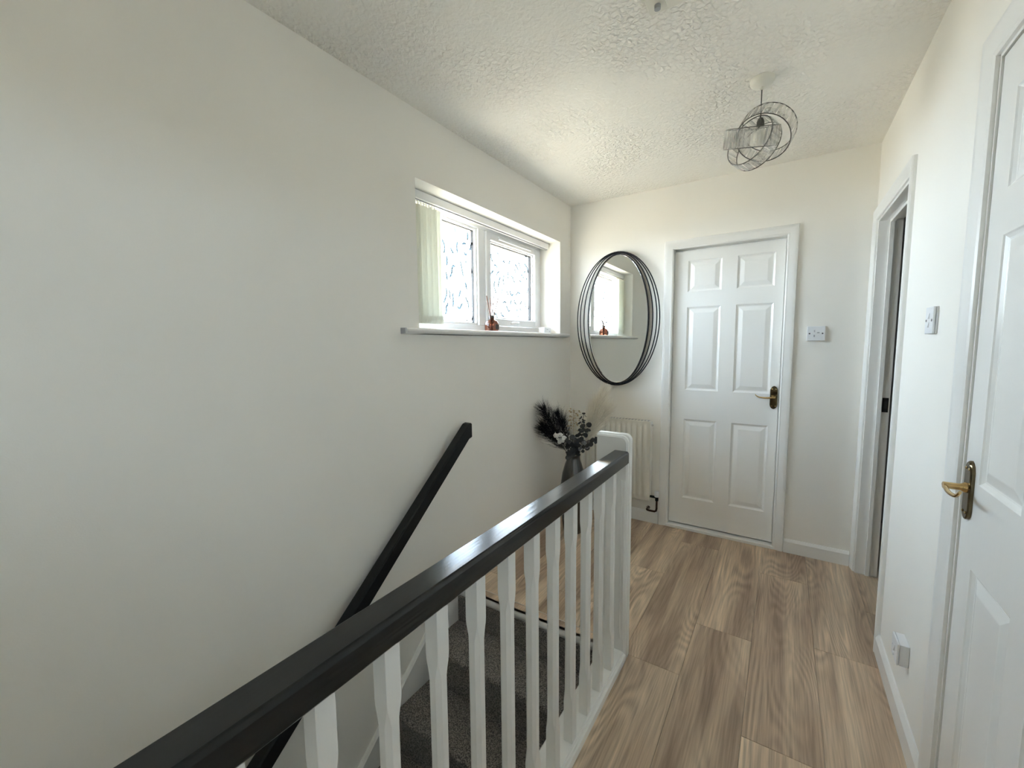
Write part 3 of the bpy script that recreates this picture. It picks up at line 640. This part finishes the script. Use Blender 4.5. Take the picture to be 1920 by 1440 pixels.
# ---------------- switches and socket
def plate(name, label, cat, xf, wd, ht, dp, kind):
    r = thing(name, xf(0, 0, 0), label, cat)
    def bx(u0, u1, d0, d1, z0, z1):
        m = MB(); vs = [xf(u, d, z) for d in (d0, d1) for u, z in ((u0, z0), (u1, z0), (u1, z1), (u0, z1))]
        return m.add(vs, [(0,1,2,3),(4,5,6,7),(0,1,5,4),(1,2,6,5),(2,3,7,6),(3,0,4,7)])
    bx(-wd/2, wd/2, 0, dp-.007, -ht/2, ht/2).build('back_box', 'plastic', r, bevel=.002)
    bx(-wd/2, wd/2, dp-.006, dp, -ht/2, ht/2).build('face_plate', 'plastic', r, bevel=.002)
    def disc(u, z, rr, d0, d1, mt, nm):
        rings = [[xf(u+rr*math.cos(a), d, z+rr*math.sin(a)) for a in [2*PI*i/12 for i in range(12)]] for d in (d0, d1)]
        MB().loft(rings).build(nm, mt, r)
    for u in (-wd*.36, wd*.36): disc(u, 0, .0042, dp-.001, dp+.0006, 'screw' if kind != 'low' else 'plastic', 'screw')
    def rocker(u, z, w_=.009, h_=.018):
        m = MB(); vs = [xf(u-w_/2, dp-.001, z-h_/2), xf(u+w_/2, dp-.001, z-h_/2), xf(u+w_/2, dp-.001, z+h_/2), xf(u-w_/2, dp-.001, z+h_/2),
                        xf(u-w_/2, dp+.0045, z-h_/2), xf(u+w_/2, dp+.0045, z-h_/2), xf(u+w_/2, dp+.001, z+h_/2), xf(u-w_/2, dp+.001, z+h_/2)]
        m.add(vs, [(0,1,2,3),(4,5,6,7),(0,1,5,4),(1,2,6,5),(2,3,7,6),(3,0,4,7)]); m.build('rocker', 'plastic_grey' if kind == 'triple' else 'plastic', r, bevel=.0006)
    if kind == 'triple':
        rocker(-.008, .015, .006, .013); rocker(.011, .005, .012, .006); rocker(-.008, -.014, .007, .013)
    elif kind == 'double':
        rocker(0, .014); rocker(0, -.014)
    else:
        rocker(0, .004, .016, .020)
        disc(0, -.02, .006, dp-.001, dp+.004, 'plastic', 'outlet')
    return r
plate('light_switch', 'square white light switch on the end wall right of the door', 'switch', lambda u, d, z: (.155+u, YE-d, 1.397+z), .088, .086, .016, 'triple')
plate('light_switch', 'white light switch on the right wall between the two doorways', 'switch', lambda u, d, z: (XR-d, 1.868-u, 1.412+z), .084, .086, .013, 'double')
plate('wall_socket', 'small white outlet low on the right wall above the skirting', 'socket', lambda u, d, z: (XR-d, 1.866-u, .278+z), .080, .076, .032, 'low')

# ---------------- loft hatch corner
lh = thing('loft_hatch', (-.10, 1.17, H), 'white loft hatch frame in the ceiling at the top edge', 'hatch')
HX0, HX1, HY0, HY1 = -.416, .17, .90, 1.490
framep = MB()
for (a, b2, c, d) in ((HX0, HX0+.055, HY0, HY1), (HX1-.055, HX1, HY0, HY1), (HX0+.055, HX1-.055, HY1-.055, HY1), (HX0+.055, HX1-.055, HY0, HY0+.055)): framep.box(a, b2, c, d, H-.012, H)
framep.build('frame', 'plastic_cream', lh, bevel=.002)
B(HX0+.058, HX1-.058, HY0+.058, HY1-.058, H-.006, H).build('hatch_panel', 'plastic_cream', lh)
MB().lathe([(.001, 0), (.010, 0), (.010, -.012), (.001, -.013)], (-.385, 1.455, H-.012), 12).build('catch', 'plastic_grey', lh)

# ---------------- staircase
stc = thing('staircase', ((XL+SX)/2, .2, ZL), 'charcoal carpeted staircase going down between wall and balustrade', 'staircase')
RISE, GO = .187, .228
sx0, sx1 = XL+.015, SX-.002
B(sx0, sx1, NY-.006, NY+.008, -.170, -.026).build('top_riser', 'carpet', stc)
for i in range(13):
    zt = -.170 - RISE*i; yb_ = NY - .006 - GO*i; yf = yb_ - GO - .016; r = .016
    zb = zt - RISE if i < 12 else ZL
    if zb < ZL: zb = ZL
    pr = [(yb_, zt), (yb_, zt-.03)]
    pr = [(yb_, zt)] + [(yf+r - r*math.sin(a), zt - r + r*math.cos(a)) for a in [k*PI/8 for k in range(9)]] + [(yf+.016, zt-.036), (yf+.016, zb), (yb_, zb)]
    MB().prism(pr, 'x', sx0, sx1).build('step', 'carpet', stc, smooth=40)

# ---------------- balustrade
ba = thing('balustrade', (-.545, .6, 0), 'landing balustrade with black handrail and white chamfered spindles', 'balustrade')
BX = -.5445; N0 = 1.645
def rail_prof(w_, z0, z1, ch):
    h = w_/2
    return [(BX-h+.004, z0), (BX-h, z0+.005), (BX-h, z1-ch), (BX-h+.004, z1-ch*.35), (BX-h+ch, z1), (BX+h-ch, z1), (BX+h-.004, z1-ch*.35), (BX+h, z1-ch), (BX+h, z0+.005), (BX+h-.004, z0)]
pr = rail_prof(.067, .857, .909, .008)
MB().loft([[(x, YB+.07, z) for x, z in pr], [(x, N0, z) for x, z in pr]]).build('handrail', 'black_paint', ba, smooth=20)
# base rail
pr = [(SX+.001, 0.0), (SX+.001, .032), (SX+.004, .034), (-.526, .034), (-.523, .030), (-.519, .030), (-.516, .026), (-.511, .024), (-.5095, .020), (-.5095, 0)]
MB().loft([[(x, YB, z) for x, z in pr], [(x, N0, z) for x, z in pr]]).build('base_rail', 'spindle', ba, smooth=25)
B(SX-.0, SX+.012, YB, NY-.01, -.2, 0.0).build('apron', 'spindle', ba)
# spindles
hs = .016; cc = .0085
def sect(k): # k chamfer amount
    k = max(k, .0004)
    return [(-hs, -hs+k), (-hs+k, -hs), (hs-k, -hs), (hs, -hs+k), (hs, hs-k), (hs-k, hs), (-hs+k, hs), (-hs, hs-k)]
spm = None
zl = [(.034, .0006), (.172, .0006), (.182, .0018), (.198, .006), (.212, cc), (.702, cc), (.716, .006), (.735, .0018), (.747, .0006), (.857, .0006)]
m = MB().loft([[(x, y, z) for x, y in sect(k)] for z, k in zl])
y = 1.515 + hs; sp0 = None
while y > YB + .1:
    if sp0 is None:
        sp0 = m.build('spindle', 'spindle', None, smooth=20); sp0.location = (BX, y, 0); setparent(sp0, ba)
    else:
        o = sp0.copy(); COL.objects.link(o); o.location = (BX, y, 0)
    y -= .122
# newel
nw = bpy.data.objects.new('newel_post', None); COL.objects.link(nw); nw.location = (-.58, 1.68, 0); setparent(nw, ba)
nx0, nx1, nt_, ny0, ny1, nr = -.648, -.511, .975, N0, N0+.074, .026
def nshape(i, y):
    pts = [(nx0, 0), (nx1-i, 0)] + [(nx1-i - nr + nr*math.cos(a), nt_-i - nr + nr*math.sin(a)) for a in [k*PI/2/8 for k in range(9)]] + [(nx0, nt_-i)]
    return [(x, y, z) for x, z in pts]
MB().loft([nshape(.012, ny0), nshape(.005, ny0+.005), nshape(.005, ny0+.014), nshape(0, ny0+.018), nshape(0, ny0+.044), nshape(.006, ny0+.048), nshape(.006, ny1-.010), nshape(.012, ny1)]).build('post', 'spindle', nw, smooth=20)
for gx in (-.5405, -.5275): # reeded grooves as slim raised beads
    MB().tube([(gx, ny0-.0003, .09), (gx, ny0-.0003, .785)], .0028, 8).build('reed_moulding', 'spindle', nw, smooth=60)
# half newel at the wall behind the viewer
MB().box(-.59, -.50, YB, YB+.07, 0, .975).build('half_newel', 'spindle', ba, bevel=.004)

# ---------------- handrail on the left wall
wr = thing('stair_handrail', (XL, 1.0, .4), 'black square handrail fixed to the wall above the stairs', 'handrail')
def wrail():
    m = MB(); x0, x1 = XL+.030, XL+.082; hh = .080; sl_ = .848
    yt, zt = 1.716, .932
    yb_ = -1.2
    def sec(y, z):
        c = .006
        return [(x0, y, z-hh), (x1-c, y, z-hh), (x1, y, z-hh+c), (x1, y, z-c), (x1-c, y, z), (x0+c, y, z), (x0, y, z-c)]
    m.loft([sec(yt, zt), sec(yt-.02, zt-.004), sec(yb_, zt-.004-(yt-.02-yb_)*sl_)])
    return m, sl_, yt, zt
m, sl_, yt, zt = wrail()
m.build('rail', 'black_rail', wr, smooth=25)
for y in (1.42, .30, -.6):
    z = zt - .080 - (yt-y)*sl_
    b_ = MB(); b_.tube([(XL+.001, y, z-.022), (XL+.025, y, z-.024), (XL+.045, y, z-.014), (XL+.052, y, z+.006)], .0055, 8)
    b_.lathe([(.001, .0), (.018, .0), (.016, .005), (.001, .006)], (XL, y, z-.020), 16, 'x')
    b_.build('bracket', 'black_rail', wr, smooth=40)

# ---------------- vase and dried flowers
VX, VY = -1.225, 2.66
vs = thing('floor_vase', (VX, VY, 0), 'tall hammered silver grey floor vase in the corner', 'vase')
prof = [(.001, 0), (.060, 0), (.068, .006), (.078, .08), (.088, .18), (.092, .27), (.089, .35), (.078, .43), (.060, .495), (.048, .530), (.046, .552), (.050, .566), (.047, .566), (.042, .550), (.044, .53), (.055, .49), (.068, .43), (.001, .42)]
MB().lathe(prof, (VX, VY, 0), 48).build('body', 'vase', vs, smooth=50)
MB().ring((VX, VY, .565), (1,0,0), (0,1,0), .0485, .003, 40, 6).build('rim', 'vase', vs, smooth=60)
mouth = Vector((VX, VY, .55))
RNG = random.Random(3)
def plume(name, label, tip, base_off, mt, smt, n, L, wid, spread=.55, start=.32, group=None, sag=.02, droop=0.0, fine=.0011):
    tip = Vector(tip); b0 = mouth + Vector((base_off[0], base_off[1], 0)); bot = Vector((VX - base_off[0]*.5, VY - base_off[1]*.5, .43))
    t = thing(name, bot, label, 'dried grass', group)
    ctrl = b0 + (tip-b0)*.5 + Vector((0, 0, sag)) 
    def P(s):
        if s < 0: return bot.lerp(b0, s+1)
        return b0*(1-s)**2 + ctrl*2*s*(1-s) + tip*s*s
    MB().tube([P(-1), P(-.5)] + [P(i/10) for i in range(0, 10)], .0022, 6).build('stem', smt, t, smooth=60)
    vs_, fs_ = [], []
    for i in range(n):
        s = start + (1-start)*RNG.random()**.85; p = P(s); d = (P(min(1, s+.03)) - P(max(0, s-.03))).normalized()
        a = RNG.uniform(0, 2*PI); u = d.orthogonal().normalized(); v_ = d.cross(u); rad = u*math.cos(a) + v_*math.sin(a)
        env = math.sin(PI*min(1, ((s-start)/(1-start))*.86+.12))**.7
        l = L*(.35+.75*RNG.random()**1.5)*(.35+.65*env); sp = spread*RNG.uniform(.45, 1.1)
        dirv = (d*(1-sp*.45) + rad*sp).normalized()
        q0 = p; q1 = p + dirv*l*.55; q2 = p + dirv*l + d*l*.25 + Vector((0, 0, -droop*l*RNG.random()))
        sd = dirv.cross(Vector((RNG.uniform(-1, 1), RNG.uniform(-1, 1), RNG.uniform(-1, 1)))).normalized()*fine*RNG.uniform(.7, 1.3)
        k = len(vs_); vs_ += [q0-sd*.6, q0+sd*.6, q1+sd, q1-sd, q2]; fs_ += [(k, k+1, k+2, k+3), (k+3, k+2, k+4)]
        # side hairs
        for _ in range(2):
            s2 = RNG.uniform(.3, .95); qq = q0.lerp(q2, s2); dd = (dirv + Vector((RNG.uniform(-1, 1), RNG.uniform(-1, 1), RNG.uniform(-.6, 1)))*.7).normalized()
            k = len(vs_); vs_ += [qq - sd*.5, qq + sd*.5, qq + dd*l*.28]; fs_ += [(k, k+1, k+2)]
    mm = MB(); mm.add(vs_, fs_)
    me = bpy.data.meshes.new('plume'); me.from_pydata([tuple(p) for p in mm.v], [], mm.f); me.materials.append(MATS[mt])
    ob = bpy.data.objects.new('plume', me); COL.objects.link(ob); setparent(ob, t); ob['kind'] = 'stuff'
    return t
# black feathery plumes leaning to the left wall
def cl(x): return max(x, XL+.02)
gb, gw = 'black plumes in the vase', 'cream plumes in the vase'
PB = dict(mt='plume_black', smt='stem_green', wid=0, group=gb); PW = dict(mt='plume_white', smt='stem_pale', wid=0, group=gw)
plume('black_pampas', 'tallest black feathery plume leaning on the window wall', (cl(-1.405), 2.54, .900), (-.018, -.012), n=800, L=.135, spread=.85, start=.22, fine=.0009, **PB)
plume('black_pampas', 'black feathery plume lowest and furthest to the left', (cl(-1.425), 2.55, .770), (-.024, -.002), n=850, L=.130, spread=.9, start=.16, fine=.0009, **PB)
plume('black_pampas', 'black feathery plume behind the gold sprigs', (-1.325, 2.60, .865), (-.010, .010), n=700, L=.115, spread=.85, start=.20, fine=.0009, **PB)
plume('white_pampas', 'tallest cream feathery plume rising towards the mirror', (-1.045, 2.78, 1.010), (.014, .016), n=1500, L=.13, spread=.6, start=.28, fine=.0013, **PW)
plume('white_pampas', 'cream feathery plume spreading right over the radiator', (-1.005, 2.74, .905), (.022, .004), n=1500, L=.125, spread=.62, start=.28, fine=.0013, **PW)
plume('white_pampas', 'shorter cream feathery plume next to the gold sprigs', (-1.115, 2.79, .915), (.004, .022), n=1200, L=.115, spread=.6, start=.28, fine=.0013, **PW)

def leafdisc(m, c, nrm, r, k=1.0):
    nrm = Vector(nrm).normalized(); u = nrm.orthogonal().normalized(); v_ = nrm.cross(u); c = Vector(c)
    n = 9; base = len(m.v)
    top = [c + (u*math.cos(2*PI*i/n)*r + v_*math.sin(2*PI*i/n)*r*k) + nrm*(.12*r*math.cos(4*PI*i/n)) for i in range(n)]
    m.add([c + nrm*r*.18, c - nrm*r*.02] + top, [(0, 2+i, 2+(i+1) % n) for i in range(n)] + [(1, 2+(i+1) % n, 2+i) for i in range(n)])
def sprig(name, label, tip, off, mt, n, rr, kind='leaf', group=None, spread=.03, start=.3, sm='stem_green'):
    tip = Vector(tip); b0 = mouth + Vector((off[0], off[1], 0)); bot = Vector((VX - off[0]*.5, VY - off[1]*.5, .43))
    t = thing(name, bot, label, 'dried flower', group)
    ctrl = b0.lerp(tip, .5) + Vector((0, 0, .03))
    def P(s): return b0*(1-s)**2 + ctrl*2*s*(1-s) + tip*s*s
    stem = MB().tube([bot] + [P(i/8) for i in range(9)], .0018, 6).build('stem', sm, t, smooth=60)
    for i in range(n):
        s = start + (1-start)*(i+.5)/n; p = P(s); d = (P(min(1, s+.05)) - P(s-.05)).normalized(); a = i*2.4 + RNG.random()
        u = d.orthogonal().normalized(); rad = u*math.cos(a) + d.cross(u)*math.sin(a)
        q = p + rad*spread*RNG.uniform(.5, 1.1) + d*RNG.uniform(-.005, .01); r = rr*RNG.uniform(.75, 1.15)
        m = MB()
        if kind == 'leaf':
            leafdisc(m, q, rad*.5 + d*.8 + Vector((RNG.uniform(-.5, .5), RNG.uniform(-.9, .1), RNG.uniform(-.3, .5))), r, .9); m.build('leaf', mt, t, smooth=80)
        elif kind == 'petal':
            for j in range(5):
                dd = Vector((RNG.uniform(-1, 1), RNG.uniform(-1, .3), RNG.uniform(-.4, 1))).normalized()
                leafdisc(m, q + dd*r*.55, dd, r*.62, .85)
            m.build('blossom', mt, t, smooth=80)
        else:
            m.tube([p, q], .0007, 4); m.sphere(q, r, 6, 4); m.build('bead', mt, t, smooth=80)
    return t
g_ = 'dark leaf sprays in the vase'
sprig('eucalyptus', 'dark round leaf spray reaching right over the post', (-.975, 2.50, .745), (.022, -.012), 'leaf_dark', 16, .017, 'leaf', g_, .016, .30)
sprig('eucalyptus', 'dark round leaf spray upright in front of the cream plumes', (-1.085, 2.56, .800), (.012, -.016), 'leaf_dark', 22, .020, 'leaf', g_, .026, .08)
sprig('eucalyptus', 'dark round leaf spray low in the middle of the bunch', (-1.150, 2.48, .720), (.004, -.022), 'leaf_dark', 28, .021, 'leaf', g_, .036, .02)
sprig('eucalyptus', 'dark round leaf spray topmost beside the gold beads', (-1.125, 2.62, .880), (.006, .006), 'leaf_dark', 12, .014, 'leaf', g_, .018, .35)
h_ = 'pale blossoms in the vase'
sprig('hydrangea', 'white blossom stem against the black plumes', (-1.245, 2.47, .745), (-.004, -.02), 'petal_white', 6, .027, 'petal', h_, .020, .55)
sprig('hydrangea', 'silver grey blossom stem low on the right', (-1.070, 2.56, .685), (.02, -.006), 'petal_silver', 6, .022, 'petal', h_, .022, .40)
sprig('hydrangea', 'small silver blossom stem just above the vase rim', (-1.190, 2.585, .625), (.0, -.03), 'petal_silver', 6, .016, 'petal', h_, .020, .20)
sprig('gypsophila', 'gold and cream beaded sprig standing behind the blossoms', (-1.205, 2.62, .900), (-.002, .004), 'gold_bead', 34, .0065, 'bead', 'beaded sprigs in the vase', .042, .5, 'stem_pale')
sprig('gypsophila', 'white beaded sprig in front of the dark leaves', (-1.185, 2.50, .730), (.0, -.012), 'petal_white', 22, .0045, 'bead', 'beaded sprigs in the vase', .036, .25, 'stem_pale')

# ---------------- ceiling pendant
PX, PY = -.124, 2.098
pe = thing('pendant_light', (PX, PY, H), 'ceiling pendant with interlocking crystal rings and white rose', 'lamp')
MB().lathe([(.001, 0), (.044, 0), (.046, -.004), (.044, -.016), (.036, -.026), (.020, -.031), (.008, -.034), (.006, -.044), (.001, -.044)], (PX, PY, H), 32).build('ceiling_rose', 'plastic_cream', pe, smooth=45)
MB().tube([(PX, PY, H-.04), (PX, PY, 2.262)], .0022, 8).build('cable', 'lamp_wire', pe, smooth=60)
MB().lathe([(.001, 0), (.009, 0), (.014, -.012), (.015, -.045), (.001, -.046)], (PX, PY, 2.275), 18).build('lamp_holder', 'lamp_wire', pe, smooth=45)
MB().lathe([(.001, -.11), (.012, -.107), (.024, -.092), (.028, -.075), (.024, -.058), (.014, -.045), (.001, -.045)], (PX, PY, 2.275), 20).build('bulb', 'plastic_cream', pe, smooth=60)
SC = Vector((PX-.002, PY+.0, 2.212)); to_cam = (Vector((0, 0, 1.3467)) - SC).normalized()
rgt = Vector((0, 0, 1)).cross(-to_cam).normalized() * -1
rgt = (-to_cam).cross(Vector((0, 0, 1))).normalized(); upv = rgt.cross(-to_cam).normalized()
def band(name, off, axis, Rr, wd_, n):
    axis = Vector(axis).normalized(); u = axis.orthogonal().normalized(); v_ = axis.cross(u); c = SC + Vector(off)
    bnd = bpy.data.objects.new(name, None); COL.objects.link(bnd); bnd.location = c; setparent(bnd, pe)
    for s_ in (-1, 1): MB().ring(c + axis*wd_/2*s_, u, v_, Rr, .0020, 56, 6).build('ring', 'lamp_wire', bnd, smooth=60)
    for i in range(n):
        a = 2*PI*i/n; e_ = u*math.cos(a) + v_*math.sin(a); t_ = axis.cross(e_); p = c + e_*Rr
        hw = .0115; th = .004; tl = .5*(1 if i % 2 else -1)*.35
        m = MB(); rings = []
        for k, s2 in ((-.47, .55), (-.40, 1), (.40, 1), (.47, .55)):
            q = p + axis*wd_*k + t_*hw*tl*k*2
            rings.append([q + t_*hw*s2, q + e_*th*s2*1.0 + t_*hw*.35*s2, q + e_*th*s2 - t_*hw*.35*s2, q - t_*hw*s2, q - e_*th*s2*.6])
        m.loft(rings); m.build('crystal', 'crystal', bnd)
# image-plane readable arrangement: one band edge-on, one facing the room, one crossing below
def dirn(r, u, f): return rgt*r + upv*u - to_cam*f
band('crystal_band', dirn(-.030, -.005, 0), dirn(.12, .97, .02), .100, .072, 26)
band('crystal_band', dirn(.022, .000, 0), dirn(.30, .48, .80), .103, .068, 26)
band('crystal_band', dirn(-.020, -.030, 0), dirn(-.55, .52, -.62), .098, .060, 24)
bpy.context.view_layer.update()
